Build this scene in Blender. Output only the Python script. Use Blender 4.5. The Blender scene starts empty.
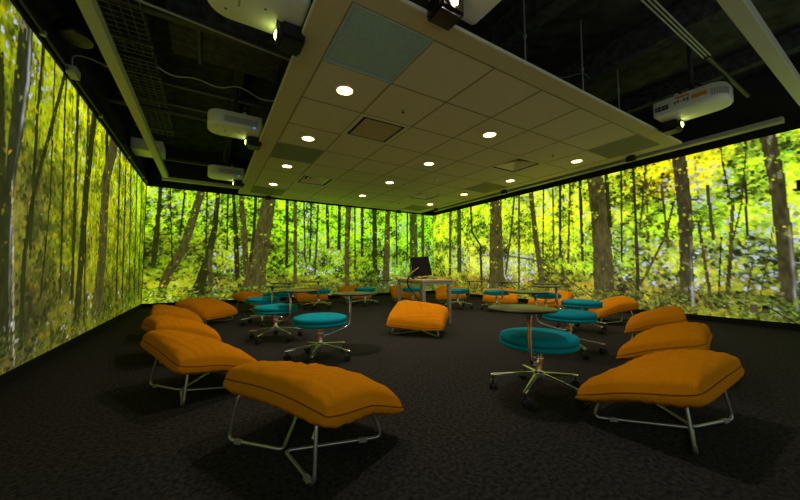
import bpy, bmesh, math, random
import numpy as np
from mathutils import Vector, Matrix

SC = bpy.context.scene
COL = SC.collection
PI = math.pi
R = math.radians
rnd = random.Random(7)

# ------------------------------------------------------------------ room sizes (metres)
XL, XR, YB, YF = -1.19, 6.51, 8.60, -2.6      # left, right, far and rear walls
ZTOP, ZSCR, ZLOW = 3.55, 2.605, 0.085         # deck height, screen top, screen bottom
ZC = 2.64                                     # underside of the suspended ceiling
GX, GY, GS = 0.804, 1.954, 0.7015             # ceiling grid origin and tile size

# ------------------------------------------------------------------ materials
def srgb(r, g, b):
    def f(c):
        c /= 255.0
        return c / 12.92 if c <= 0.04045 else ((c + 0.055) / 1.055) ** 2.4
    return (f(r), f(g), f(b), 1.0)

def mat(name, col, rough=0.6, metal=0.0, noise=0.0, nscale=40.0, bump=0.0, bscale=200.0, spec=0.5, sheen=0.0, emit=None, estr=0.0, stretch=None):
    m = bpy.data.materials.new(name)
    m.use_nodes = True
    nt = m.node_tree
    b = nt.nodes['Principled BSDF']
    b.inputs['Base Color'].default_value = col
    b.inputs['Roughness'].default_value = rough
    b.inputs['Metallic'].default_value = metal
    b.inputs['Specular IOR Level'].default_value = spec
    if sheen:
        b.inputs['Sheen Weight'].default_value = sheen
        b.inputs['Sheen Roughness'].default_value = 0.5
    if emit:
        b.inputs['Emission Color'].default_value = emit
        b.inputs['Emission Strength'].default_value = estr
    tc = nt.nodes.new('ShaderNodeTexCoord')
    src = tc.outputs['Object']
    if stretch:
        mp = nt.nodes.new('ShaderNodeMapping')
        mp.inputs['Scale'].default_value = stretch
        nt.links.new(src, mp.inputs['Vector'])
        src = mp.outputs['Vector']
    n = nt.nodes.new('ShaderNodeTexNoise')
    n.inputs['Scale'].default_value = nscale
    n.inputs['Detail'].default_value = 4
    nt.links.new(src, n.inputs['Vector'])
    r = nt.nodes.new('ShaderNodeValToRGB')
    k = max(noise, 0.02)
    r.color_ramp.elements[0].position = 0.3
    r.color_ramp.elements[1].position = 0.7
    r.color_ramp.elements[0].color = tuple(c * (1 - k) for c in col[:3]) + (1,)
    r.color_ramp.elements[1].color = tuple(min(1, c * (1 + k)) for c in col[:3]) + (1,)
    nt.links.new(n.outputs['Fac'], r.inputs['Fac'])
    nt.links.new(r.outputs['Color'], b.inputs['Base Color'])
    if bump:
        n2 = nt.nodes.new('ShaderNodeTexNoise')
        n2.inputs['Scale'].default_value = bscale
        n2.inputs['Detail'].default_value = 3
        nt.links.new(src, n2.inputs['Vector'])
        bp = nt.nodes.new('ShaderNodeBump')
        bp.inputs['Strength'].default_value = bump
        bp.inputs['Distance'].default_value = 0.003
        nt.links.new(n2.outputs['Fac'], bp.inputs['Height'])
        nt.links.new(bp.outputs['Normal'], b.inputs['Normal'])
    return m

M = {}
M['carpet'] = mat('charcoal_carpet', (0.026, 0.0245, 0.0255, 1), 0.95, noise=0.75, nscale=55, bump=0.9, bscale=260, spec=0.1)
M['black'] = mat('matt_black_paint', (0.012, 0.012, 0.011, 1), 0.8, noise=0.3, nscale=3, spec=0.2)
M['deck'] = mat('black_deck', (0.055, 0.058, 0.050, 1), 0.9, noise=0.5, nscale=6, spec=0.2, bump=0.5, bscale=40)
M['blackwall'] = mat('dark_grey_wall', (0.035, 0.034, 0.030, 1), 0.8, noise=0.15, nscale=4, spec=0.2)
M['duct'] = mat('black_duct', (0.055, 0.058, 0.066, 1), 0.75, noise=0.55, nscale=14, spec=0.3, bump=1.0, bscale=60)
M['steel'] = mat('dull_steel_conduit', (0.45, 0.47, 0.50, 1), 0.42, 0.5, noise=0.2)
M['dsteel'] = mat('blackened_steel', (0.07, 0.073, 0.078, 1), 0.5, 0.3, noise=0.3)
M['wire'] = mat('dark_galvanised_wire', (0.17, 0.18, 0.18, 1), 0.5, 0.5)
M['rail'] = mat('beige_painted_beam', (0.52, 0.52, 0.44, 1), 0.6, noise=0.05)
M['tile'] = mat('ceiling_tile', (0.66, 0.60, 0.49, 1), 0.9, noise=0.08, nscale=90, bump=0.35, bscale=160, spec=0.2)
M['tee'] = mat('ceiling_grid_bar', (0.30, 0.25, 0.16, 1), 0.7)
M['border'] = mat('ceiling_border', (0.58, 0.50, 0.36, 1), 0.75)
M['edge'] = mat('ceiling_edge_trim', (0.75, 0.72, 0.66, 1), 0.5)
M['panel'] = mat('grey_ceiling_panel', (0.19, 0.185, 0.18, 1), 0.7, noise=0.1, nscale=50)
M['perf'] = mat('blue_grey_diffuser', (0.38, 0.54, 0.72, 1), 0.45, noise=0.1, nscale=60, spec=0.5)
M['vent'] = mat('vent_metal', (0.45, 0.31, 0.23, 1), 0.55)
M['ventrim'] = mat('vent_rim', (0.66, 0.60, 0.50, 1), 0.55)
M['ventdark'] = mat('vent_throat', (0.02, 0.018, 0.012, 1), 0.9)
M['lampring'] = mat('downlight_ring', (0.85, 0.78, 0.6, 1), 0.5)
M['lens'] = mat('downlight_lens', (1, 0.9, 0.7, 1), 0.4, emit=(1.0, 0.66, 0.30, 1), estr=9.0)
M['orange'] = mat('orange_wool', (0.66, 0.235, 0.003, 1), 0.9, noise=0.10, nscale=160, bump=0.35, bscale=420, spec=0.04)
M['seam'] = mat('dark_orange_piping', (0.22, 0.06, 0.006, 1), 0.85, spec=0.15)
M['teal'] = mat('teal_wool', (0.003, 0.29, 0.41, 1), 0.85, noise=0.10, nscale=160, bump=0.3, bscale=420, spec=0.06)
M['tealseam'] = mat('deep_teal_piping', (0.003, 0.10, 0.13, 1), 0.85, spec=0.15)
M['chrome'] = mat('polished_chrome', (0.95, 0.94, 0.98, 1), 0.22, 1.0)
M['rod'] = mat('satin_steel_rod', (0.50, 0.52, 0.52, 1), 0.32, 0.85)
M['rubber'] = mat('black_rubber', (0.012, 0.012, 0.013, 1), 0.5)
M['glide'] = mat('clear_plastic_glide', (0.30, 0.30, 0.29, 1), 0.4)
M['tab'] = mat('olive_laminate', (0.060, 0.058, 0.038, 1), 0.32, noise=0.05, spec=0.5)
M['tabedge'] = mat('black_edge_band', (0.012, 0.012, 0.014, 1), 0.45)
M['tag'] = mat('white_cloth_tag', (0.6, 0.58, 0.54, 1), 0.8)
M['wood'] = mat('pale_beech_top', (0.62, 0.42, 0.20, 1), 0.45, noise=0.12, nscale=8, stretch=(1, 14, 1))
M['alu'] = mat('brushed_aluminium', (0.42, 0.42, 0.42, 1), 0.38, 0.7, noise=0.05)
M['screenback'] = mat('black_monitor_plastic', (0.006, 0.006, 0.007, 1), 0.7, spec=0.12)
M['white'] = mat('projector_white', (0.80, 0.82, 0.82, 1), 0.45, noise=0.03, nscale=5)
M['pgrille'] = mat('projector_grille', (0.48, 0.50, 0.53, 1), 0.5)
M['pdark'] = mat('projector_black', (0.010, 0.010, 0.012, 1), 0.3)
M['yellow'] = mat('yellow_sticker', (0.75, 0.36, 0.01, 1), 0.5)
M['greymark'] = mat('grey_print', (0.16, 0.17, 0.18, 1), 0.6)
M['bluelamp'] = mat('blue_indicator', (0.02, 0.08, 0.8, 1), 0.4, emit=(0.05, 0.2, 1, 1), estr=1.2)
M['plens'] = mat('lit_projector_lens', (0.9, 0.9, 0.6, 1), 0.2, emit=(0.85, 1.0, 0.22, 1), estr=6)
M['plens2'] = mat('lit_warm_projector_lens', (1, 0.8, 0.5, 1), 0.2, emit=(1.0, 0.62, 0.22, 1), estr=26)
M['box'] = mat('grey_box', (0.33, 0.35, 0.34, 1), 0.5)
M['plate'] = mat('beige_outlet_plate', (0.55, 0.48, 0.38, 1), 0.5)

# ------------------------------------------------------------------ geometry helpers
def bx(bm, c, s, rot=None):
    g = bmesh.ops.create_cube(bm, size=1.0)
    m = Matrix.Diagonal((s[0], s[1], s[2], 1))
    if rot is not None:
        m = rot.to_4x4() @ m
    bmesh.ops.transform(bm, matrix=Matrix.Translation(c) @ m, verts=g['verts'])
    return g['verts']

def tube(bm, pts, r, n=10, closed=False, caps=True):
    """sweep a circle of radius r (number or one per point) along pts"""
    P = [Vector(p) for p in pts]
    k = len(P)
    rr = r if isinstance(r, (list, tuple)) else [r] * k
    tang = []
    for i in range(k):
        a = P[(i - 1) % k] if (closed or i > 0) else P[i]
        b = P[(i + 1) % k] if (closed or i < k - 1) else P[i]
        t = (b - a)
        tang.append(t.normalized() if t.length > 1e-9 else Vector((0, 0, 1)))
    up = Vector((0, 0, 1)) if abs(tang[0].z) < 0.9 else Vector((1, 0, 0))
    nrm = (up - tang[0] * up.dot(tang[0])).normalized()
    rings = []
    for i in range(k):
        nrm = (nrm - tang[i] * nrm.dot(tang[i]))
        nrm = nrm.normalized() if nrm.length > 1e-6 else tang[i].orthogonal().normalized()
        bn = tang[i].cross(nrm)
        rings.append([bm.verts.new(P[i] + (nrm * math.cos(2 * PI * j / n) + bn * math.sin(2 * PI * j / n)) * rr[i]) for j in range(n)])
    for i in range(k if closed else k - 1):
        A, B = rings[i], rings[(i + 1) % k]
        for j in range(n):
            bm.faces.new((A[j], A[(j + 1) % n], B[(j + 1) % n], B[j]))
    if caps and not closed:
        bm.faces.new(rings[0][::-1]); bm.faces.new(rings[-1])

def smooth_path(pts, rad, closed=False, seg=6):
    """round the corners of a polyline"""
    P = [Vector(p) for p in pts]
    out = []
    k = len(P)
    for i in range(k):
        if not closed and i in (0, k - 1):
            out.append(P[i]); continue
        a, b, c = P[(i - 1) % k], P[i], P[(i + 1) % k]
        d1 = min(rad, (a - b).length * 0.45); d2 = min(rad, (c - b).length * 0.45)
        p, q = b + (a - b).normalized() * d1, b + (c - b).normalized() * d2
        for j in range(seg + 1):
            t = j / seg
            out.append(p * (1 - t) ** 2 + b * 2 * t * (1 - t) + q * t * t)
    return out

def lathe(bm, prof, n=40, c=(0, 0, 0), rot=None):
    """revolve (r, z) pairs around z"""
    rings = []
    T = Matrix.Translation(c) @ (rot.to_4x4() if rot is not None else Matrix())
    for r, z in prof:
        if r < 1e-6:
            rings.append([bm.verts.new(T @ Vector((0, 0, z)))])
        else:
            rings.append([bm.verts.new(T @ Vector((r * math.cos(2 * PI * j / n), r * math.sin(2 * PI * j / n), z))) for j in range(n)])
    for A, B in zip(rings, rings[1:]):
        for j in range(n):
            j2 = (j + 1) % n
            if len(A) == 1 and len(B) == 1: continue
            if len(A) == 1: bm.faces.new((A[0], B[j], B[j2]))
            elif len(B) == 1: bm.faces.new((A[j], A[j2], B[0]))
            else: bm.faces.new((A[j], A[j2], B[j2], B[j]))

def obj(name, bm, m, parent=None, smooth=True, bevel=0.0, angle=40):
    me = bpy.data.meshes.new(name)
    bmesh.ops.recalc_face_normals(bm, faces=bm.faces)
    bm.to_mesh(me); bm.free()
    for mm in (m if isinstance(m, (list, tuple)) else [m]):
        me.materials.append(mm)
    if smooth:
        me.polygons.foreach_set('use_smooth', [True] * len(me.polygons))
        try: me.set_sharp_from_angle(angle=R(angle))
        except Exception: pass
    o = bpy.data.objects.new(name, me)
    COL.objects.link(o)
    if parent is not None: o.parent = parent
    if bevel:
        b = o.modifiers.new('bevel', 'BEVEL'); b.width = bevel; b.segments = 2; b.limit_method = 'ANGLE'
    return o

def thing(name, label, cat, loc=(0, 0, 0), rz=0.0, group=None):
    o = bpy.data.objects.new(name, None); COL.objects.link(o)
    o.empty_display_size = 0.1
    o.location = loc; o.rotation_euler = (0, 0, rz)
    o['label'] = label; o['category'] = cat
    if group: o['group'] = group
    return o

def tag(o, label, cat, group=None):
    o['label'] = label; o['category'] = cat
    if group: o['group'] = group
    return o

def struct(name, bm, m, **k):
    o = obj(name, bm, m, **k); o['kind'] = 'structure'
    return o

def dup(root, loc, rz, label=None, group=None, scale=None):
    """a copy of a thing together with its parts and sub-parts"""
    r = root.copy(); COL.objects.link(r); r.location = loc; r.rotation_euler = (0, 0, rz)
    if label: r['label'] = label
    if group: r['group'] = group
    for ch in list(root.children):
        c = ch.copy(); COL.objects.link(c); c.parent = r
        for g in list(ch.children):
            d = g.copy(); COL.objects.link(d); d.parent = c
    return r

def B(c, s, rot=None):
    bm = bmesh.new(); bx(bm, c, s, rot); return bm

# ================================================================== THE SETTING
struct('floor', B(((XL + XR) / 2, (YB + YF) / 2, -0.05), (XR - XL + 0.6, YB - YF + 0.6, 0.1)), M['carpet'], smooth=False)
struct('ceiling', B(((XL + XR) / 2, (YB + YF) / 2, ZTOP + 0.05), (XR - XL + 0.6, YB - YF + 0.6, 0.1)), M['deck'], smooth=False)
struct('wall_left', B((XL - 0.10, (YB + YF) / 2, ZTOP / 2), (0.16, YB - YF + 0.5, ZTOP)), M['blackwall'], smooth=False)
struct('wall_right', B((XR + 0.10, (YB + YF) / 2, ZTOP / 2), (0.16, YB - YF + 0.5, ZTOP)), M['blackwall'], smooth=False)
struct('wall_far', B(((XL + XR) / 2, YB + 0.10, ZTOP / 2), (XR - XL + 0.04, 0.16, ZTOP)), M['blackwall'], smooth=False)
struct('wall_rear', B(((XL + XR) / 2, YF - 0.10, ZTOP / 2), (XR - XL + 0.04, 0.16, ZTOP)), M['blackwall'], smooth=False)
struct('baseboard_left', B((XL - 0.005, (YB + YF) / 2, 0.0425), (0.03, YB - YF, 0.085)), M['black'], smooth=False)
struct('baseboard_right', B((XR + 0.005, (YB + YF) / 2, 0.0425), (0.03, YB - YF, 0.085)), M['black'], smooth=False)
struct('baseboard_rear', B(((XL + XR) / 2, YF - 0.005, 0.0425), (XR - XL - 0.02, 0.03, 0.085)), M['black'], smooth=False)
struct('baseboard_far', B(((XL + XR) / 2, YB + 0.005, 0.0425), (XR - XL - 0.02, 0.03, 0.085)), M['black'], smooth=False)
# black band above the screens
struct('trim_1', B((XL + 0.0, (YB + YF) / 2, ZSCR + 0.10), (0.04, YB - YF, 0.2)), M['black'], smooth=False)
struct('trim_2', B((XR - 0.0, (YB + YF) / 2, ZSCR + 0.06), (0.04, YB - YF, 0.12)), M['black'], smooth=False)
struct('trim_3', B(((XL + XR) / 2, YB, ZSCR + 0.06), (XR - XL - 0.04, 0.04, 0.12)), M['black'], smooth=False)

# ================================================================== THE PROJECTED FOREST
# tree trunks seen in the projected picture: (tone, [(distance along the wall, height, width), ...])
TRUNKS={
    'left':[
('bark',[(3.32,2.6,0.193),(3.32,2.25,0.219),(3.29,1.87,0.198),(3.24,1.42,0.126),(3.28,0.87,0.114),(3.37,0.1,0.106)]),
('dark',[(3.03,2.23,0.054),(3.17,1.27,0.094),(3.35,0.11,0.132)]),
('pale',[(3.27,1.43,0.019),(3.37,0.8,0.02),(3.47,0.1,0.028)]),
('dark',[(4.04,2.61,0.067),(3.78,1.9,0.066),(3.6,1.43,0.065),(3.51,0.88,0.068),(3.55,0.2,0.076)]),
('dark',[(3.59,2.57,0.05),(3.57,2.07,0.048),(3.58,1.43,0.048),(3.6,0.96,0.048)]),
('dark',[(4.08,2.39,0.045),(4.17,1.46,0.047),(4.25,0.52,0.048)]),
('dark',[(4.4,2.52,0.082),(4.46,1.82,0.083),(4.56,0.49,0.086)]),
('dark',[(4.93,2.55,0.177),(4.8,1.67,0.197),(4.79,1.35,0.194),(4.73,0.21,0.185)]),
('dark',[(5.49,2.54,0.136),(5.6,1.73,0.14),(5.61,0.21,0.137)]),
('brown',[(5.85,2.56,0.419),(5.55,1.99,0.369),(5.56,0.93,0.387),(5.45,0.14,0.386)]),
('dark',[(6.21,2.58,0.095),(6.45,0.22,0.101)]),
('dark',[(6.62,2.55,0.104),(6.85,0.21,0.109)]),
('dark',[(7.01,2.56,0.094),(7.39,0.19,0.103)]),
('dark',[(7.55,2.57,0.11),(7.84,0.17,0.117)]),
('dark',[(8.07,2.58,0.106),(8.26,0.13,0.109)]),
('dark',[(3.82,2.58,0.029),(3.9,1.41,0.03),(3.83,0.55,0.037)]),
('dark',[(4.71,2.55,0.047),(4.98,0.23,0.052)]),
],
'back':[
('brown',[(-0.19,2.6,0.157),(-0.33,1.96,0.172),(-0.49,1.24,0.167),(-0.73,0.77,0.196),(-0.86,0.32,0.156)]),
('dark',[(-0.95,2.32,0.07),(-0.99,1.33,0.104),(-1.01,0.84,0.085)]),
('dark',[(0.15,2.59,0.082),(0.11,1.8,0.121),(-0.01,1.07,0.158),(-0.18,0.32,0.269)]),
('brown',[(0.03,1.26,0.08),(0.06,0.24,0.099)]),
('dark',[(0.48,2.53,0.064),(0.55,1.71,0.108),(0.61,0.6,0.108)]),
('brown',[(0.64,2.65,0.11),(0.73,1.72,0.132),(0.81,0.67,0.133)]),
('brown',[(1.3,2.68,0.311),(1.17,1.74,0.351),(1.06,0.96,0.435),(0.98,0.27,0.519)]),
('dark',[(0.97,2.54,0.069),(0.95,1.73,0.068),(0.88,0.98,0.068)]),
('dark',[(1.73,2.6,0.076),(1.75,0.84,0.075)]),
('brown',[(1.94,2.62,0.091),(1.97,0.42,0.089)]),
('dark',[(2.81,2.63,0.087),(2.85,1.37,0.086)]),
('brown',[(2.55,2.44,0.056),(2.54,2.02,0.056),(2.49,0.65,0.055)]),
('dark',[(3.17,2.61,0.09),(3.17,1.35,0.089)]),
('brown',[(3.45,2.64,0.186),(3.41,1.5,0.153),(3.42,0.24,0.151)]),
('dark',[(3.89,2.62,0.098),(3.88,1.16,0.096)]),
('dark',[(4.29,2.6,0.153),(4.31,0.72,0.168)]),
('brown',[(4.75,2.64,0.16),(4.72,1.42,0.211),(4.67,0.22,0.243)]),
('green',[(5.7,2.67,0.295),(5.72,1.23,0.313),(5.72,0.19,0.31)]),
('green',[(6.08,2.67,0.122),(6.08,0.44,0.121)]),
('dark',[(5.48,2.62,0.057),(5.46,1.03,0.057)]),
('dark',[(-0.77,2.52,0.027),(-0.68,0.9,0.027)]),
('dark',[(0.36,2.57,0.032),(0.37,1.27,0.042)]),
('dark',[(2.17,2.62,0.04),(2.22,1.0,0.04)]),
('dark',[(2.36,2.61,0.041),(2.35,1.0,0.041)]),
('dark',[(3.65,2.63,0.048),(3.66,0.78,0.047)]),
('dark',[(5.05,2.67,0.055),(5.08,0.93,0.055)]),
('dark',[(-0.5,2.56,0.038),(-0.56,1.58,0.037)]),
('dark',[(-0.07,2.56,0.03),(-0.06,1.37,0.04)]),
],
'right':[
('brown',[(7.69,2.66,0.12),(7.75,0.61,0.121)]),
('green',[(7.29,2.66,0.18),(7.31,0.68,0.179)]),
('dark',[(6.78,2.69,0.082),(6.75,1.88,0.082),(6.42,1.45,0.076),(6.4,0.27,0.075)]),
('brown',[(5.83,2.69,0.377),(5.86,1.56,0.444),(5.87,0.22,0.542)]),
('brown',[(5.25,2.52,0.06),(5.37,1.68,0.062),(5.57,0.64,0.064)]),
('brown',[(5.1,2.49,0.059),(5.17,0.33,0.059)]),
('brown',[(4.76,2.6,0.122),(4.68,1.67,0.133),(4.54,0.48,0.127)]),
('dark',[(4.43,2.6,0.038),(4.49,1.11,0.038)]),
('brown',[(5.92,1.2,0.052),(4.74,1.01,0.046),(4.32,0.82,0.048),(3.44,0.24,0.048)]),
('dark',[(3.6,2.54,0.061),(3.6,0.94,0.06)]),
('dark',[(4.03,2.55,0.057),(4.08,1.07,0.069)]),
('brown',[(3.81,2.55,0.043),(3.91,0.9,0.044)]),
('brown',[(4.2,2.55,0.035),(4.23,0.95,0.035)]),
('brown',[(3.3,2.63,0.301),(3.22,1.41,0.347),(3.22,0.2,0.377)]),
('dark',[(3.1,2.64,0.072),(3.06,1.57,0.07)]),
('dark',[(2.64,2.67,0.047),(2.64,1.49,0.046),(2.65,0.65,0.053),(2.67,0.24,0.077)]),
('brown',[(2.08,1.9,0.033),(2.23,1.32,0.041),(2.51,0.72,0.044),(2.63,0.49,0.046)]),
('dark',[(2.83,2.63,0.033),(2.89,0.92,0.033)]),
('brown',[(2.45,2.56,0.029),(2.58,1.48,0.03)]),
('brown',[(2.24,2.21,0.035),(2.19,1.14,0.04)]),
('bark2',[(1.99,2.63,0.177),(1.95,1.7,0.185),(1.97,0.95,0.173),(1.99,0.05,0.185)]),
('brown',[(1.8,1.55,0.035),(1.72,0.5,0.039),(1.72,0.08,0.039)]),
('brown',[(1.41,1.73,0.041),(1.47,0.95,0.047),(1.56,0.07,0.053)]),
('dark',[(1.55,1.26,0.021),(1.63,0.26,0.021)]),
('brown',[(1.67,2.08,0.04),(1.64,1.23,0.044)]),
('bark2',[(1.03,2.62,0.152),(0.98,2.0,0.148),(0.95,1.2,0.144),(0.95,0.07,0.167)]),
('dark',[(1.24,2.48,0.014),(1.32,1.72,0.019),(1.43,1.21,0.02)]),
('brown',[(1.0,1.58,0.013),(1.21,0.36,0.014)]),
('brown',[(1.25,0.89,0.019),(1.36,0.21,0.02)]),
('dark',[(1.49,2.41,0.021),(1.43,1.8,0.02)]),
('dark',[(1.27,2.05,0.024),(1.28,1.27,0.029)]),
],
}

def value_noise(rng, h, w, cell):
    gh, gw = int(h / cell) + 3, int(w / cell) + 3
    g = rng.random((gh, gw))
    y = np.arange(h) / cell; x = np.arange(w) / cell
    yi, xi = y.astype(int), x.astype(int)
    fy, fx = y - yi, x - xi
    fy = (fy * fy * (3 - 2 * fy))[:, None]; fx = (fx * fx * (3 - 2 * fx))[None, :]
    a = g[yi][:, xi]; b = g[yi][:, xi + 1]; c = g[yi + 1][:, xi]; d = g[yi + 1][:, xi + 1]
    return a * (1 - fy) * (1 - fx) + b * (1 - fy) * fx + c * fy * (1 - fx) + d * fy * fx

def wide_noise(rng, h, w, cell, k):
    # noise stretched sideways (k > 1) or upright (k < 1)
    a = value_noise(rng, h, int(w / k) + 2, cell)
    return a[:, np.minimum((np.arange(w) / k).astype(int), a.shape[1] - 1)]

TONE = {'dark': (42, 46, 12), 'brown': (74, 70, 34), 'bark': (46, 50, 28), 'bark2': (68, 64, 36), 'green': (60, 72, 24), 'pale': (150, 150, 110)}

def forest(seed, s0, s1, res, controls, trunks, whites, leaf=0.035, nleaf=9000, thin=60, contrast=1.0):
    """paint the projected woodland picture as an array [height, length, rgb]"""
    rng = np.random.default_rng(seed)
    H, W = int(round((ZSCR - ZLOW) / res)) + 1, int(round((s1 - s0) / res)) + 1
    Z = ZLOW + np.arange(H) * res; S = s0 + np.arange(W) * res
    SS, ZZ = np.meshgrid(S, Z)
    num = np.zeros((H, W, 3)); den = np.zeros((H, W))
    for (cs, cz, col) in controls:
        wgt = 1.0 / (((SS - cs) / 1.0) ** 2 + ((ZZ - cz) / 0.55) ** 2 + 0.05) ** 2
        num += wgt[..., None] * np.array(col, float); den += wgt
    base = num / den[..., None]
    fld = 0.40 * wide_noise(rng, H, W, 0.30 / res, 1.3) + 0.36 * wide_noise(rng, H, W, 0.10 / res, 1.25) + 0.24 * wide_noise(rng, H, W, 0.04 / res, 1.1)
    fld = (fld - fld.mean()) / fld.std()
    img = base * (1 + 0.30 * contrast * fld[..., None])
    # far-off slim stems
    for _ in range(thin):
        x = rng.uniform(s0, s1); w = rng.uniform(0.010, 0.038); lean = rng.normal(0, 0.05)
        zb = rng.uniform(0.5, 1.3); cx = x + lean * (Z - zb)
        m = (np.abs(SS - cx[:, None]) < w / 2) & (ZZ > zb)
        a = rng.uniform(0.35, 0.75)
        img[m] = img[m] * (1 - a) + np.array((60, 66, 12)) * a

    def splats(n, smin, smax, fn, zlo=ZLOW, zhi=ZSCR, aspect=(0.4, 0.95), alpha=(0.5, 1.0)):
        for _ in range(n):
            cs, cz = rng.uniform(s0, s1), rng.uniform(zlo, zhi)
            r = fn(cs, cz)
            if r is None: continue
            a_, b_ = rng.uniform(smin, smax), 0
            b_ = a_ * rng.uniform(*aspect)
            th = rng.uniform(-1.2, 1.2)
            k = int(a_ / res) + 1
            ci, cj = int((cz - ZLOW) / res), int((cs - s0) / res)
            i0, i1, j0, j1 = max(ci - k, 0), min(ci + k + 1, H), max(cj - k, 0), min(cj + k + 1, W)
            if i0 >= i1 or j0 >= j1: continue
            dz = Z[i0:i1, None] - cz; ds = S[None, j0:j1] - cs
            u = (ds * math.cos(th) + dz * math.sin(th)) / a_; v = (-ds * math.sin(th) + dz * math.cos(th)) / b_
            m = (u * u + v * v < 1.0)[..., None] * rng.uniform(*alpha)
            img[i0:i1, j0:j1] = img[i0:i1, j0:j1] * (1 - m) + np.array(r) * m

    def local(cs, cz):
        return base[min(int((cz - ZLOW) / res), H - 1), min(int((cs - s0) / res), W - 1)]

    def leafcol(cs, cz):
        c = local(cs, cz); t = rng.random()
        f = fld[min(int((cz - ZLOW) / res), H - 1), min(int((cs - s0) / res), W - 1)]
        wp = 0.022 if f > 0.2 else 0.0
        for (ws, wz, wr, pp) in whites:
            if (cs - ws) ** 2 + ((cz - wz) * 1.3) ** 2 < wr * wr: wp = pp
        if t < wp: return np.array((178, 184, 208)) * rng.uniform(0.85, 1.1)
        if t < 0.27 - 0.22 * f: return c * (rng.uniform(0.18, 0.5) + (0.25 if contrast < 0.6 else 0)) * np.array((0.9, 1.0, 0.8))
        if t < 0.58 + 0.1 * f: return c * np.array((rng.uniform(1.15, 1.5), rng.uniform(1.15, 1.4), rng.uniform(0.2, 0.9)))
        return c * rng.uniform(0.75, 1.2) * np.array((rng.uniform(0.8, 1.15), 1.0, rng.uniform(0.4, 1.2)))

    splats(nleaf, leaf * 0.45, leaf * 1.1, leafcol)
    # trunks
    keep = img.copy()
    cover = np.zeros((H, W), bool)
    grain = wide_noise(rng, H, W, 0.07 / res, 0.35)
    grain2 = wide_noise(rng, H, W, 0.13 / res, 0.7)
    for tone, pts in trunks:
        zz = [p[1] for p in pts][::-1]; ss = [p[0] for p in pts][::-1]; ww = [p[2] for p in pts][::-1]
        horiz = abs(ss[-1] - ss[0]) > 1.2 * abs(zz[-1] - zz[0])
        if horiz:
            o = np.argsort(ss); a = np.array(ss)[o]
            cz = np.interp(S, a, np.array(zz)[o]); wd = np.interp(S, a, np.array(ww)[o]) * 0.35
            m = (np.abs(ZZ - cz[None, :]) < wd[None, :]) & (SS > a[0]) & (SS < a[-1])
            e = np.zeros((H, W))
        else:
            zlo, zhi = zz[0], zz[-1]
            if zhi > 2.3: zhi = 9
            if zlo < 0.35 and tone != 'pale': zlo = 0.2
            wob = (np.interp(Z, np.linspace(0, 2.7, 28), rng.normal(0, 0.05, 28)))
            cx = np.interp(Z, zz, ss); wd = np.interp(Z, zz, ww) * (1 + wob)
            e = (SS - cx[:, None]) / (wd[:, None] / 2)
            m = (np.abs(e) < 1) & (ZZ > zlo) & (ZZ < zhi)
        col = np.array(TONE[tone], float)
        t = col[None, None, :] * (0.72 + 0.45 * grain + 0.25 * (grain2 - 0.5))[..., None]
        if tone in ('bark', 'bark2'):
            t = np.where(((grain2 > 0.74) & (grain > 0.5))[..., None], np.array((112, 112, 82.)), t)
            pale = np.clip(1 - np.abs(e - (0.62 if tone == 'bark' else -0.72)) / 0.34, 0, 1) * np.clip(grain2 * 1.6 - 0.1, 0, 1) * (1.0 if tone == 'bark' else np.clip(1.7 - ZZ, 0, 1))
            t = t * (1 - pale[..., None]) + np.array((158, 160, 172.)) * pale[..., None]
        img[m] = t[m]
        cover |= m
    # leaves hanging in front of the trunks
    def sprig(cs, cz):
        i, j = min(int((cz - ZLOW) / res), H - 1), min(int((cs - s0) / res), W - 1)
        if not cover[i, j] or fld[i, j] < 0.1: return None
        c = base[i, j]
        return c * rng.uniform(0.8, 1.3) * np.array((rng.uniform(0.9, 1.3), 1.0, 0.4))
    splats(int(nleaf * 0.10), leaf * 0.4, leaf * 0.9, sprig)
    # undergrowth
    def fern(cs, cz):
        c = local(cs, cz); t = rng.random()
        if t < 0.34: return c * rng.uniform(0.3, 0.6)
        if t < 0.37: return np.array((160, 165, 165)) * rng.uniform(0.7, 1.1)
        return c * rng.uniform(0.8, 1.35) * np.array((0.86, 1.02, 0.75))
    splats(int(nleaf * 0.12), leaf * 0.5, leaf * 1.3, fern, ZLOW, 0.40, (0.2, 0.5))
    img = np.clip(img, 2, 250) / 255.0
    img = np.clip(1.13 * img ** 1.14, 0, 0.985)
    lin = np.where(img <= 0.04045, img / 12.92, ((img + 0.055) / 1.055) ** 2.4)
    return lin

def screen_material():
    m = bpy.data.materials.new('projected_forest'); m.use_nodes = True
    nt = m.node_tree; b = nt.nodes['Principled BSDF']
    a = nt.nodes.new('ShaderNodeAttribute'); a.attribute_name = 'picture'
    b.inputs['Base Color'].default_value = (0.05, 0.05, 0.05, 1)
    b.inputs['Roughness'].default_value = 0.9
    nt.links.new(a.outputs['Color'], b.inputs['Emission Color'])
    b.inputs['Emission Strength'].default_value = SCREEN
    return m
SCREEN = 1.05
M['forest'] = screen_material()

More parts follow.
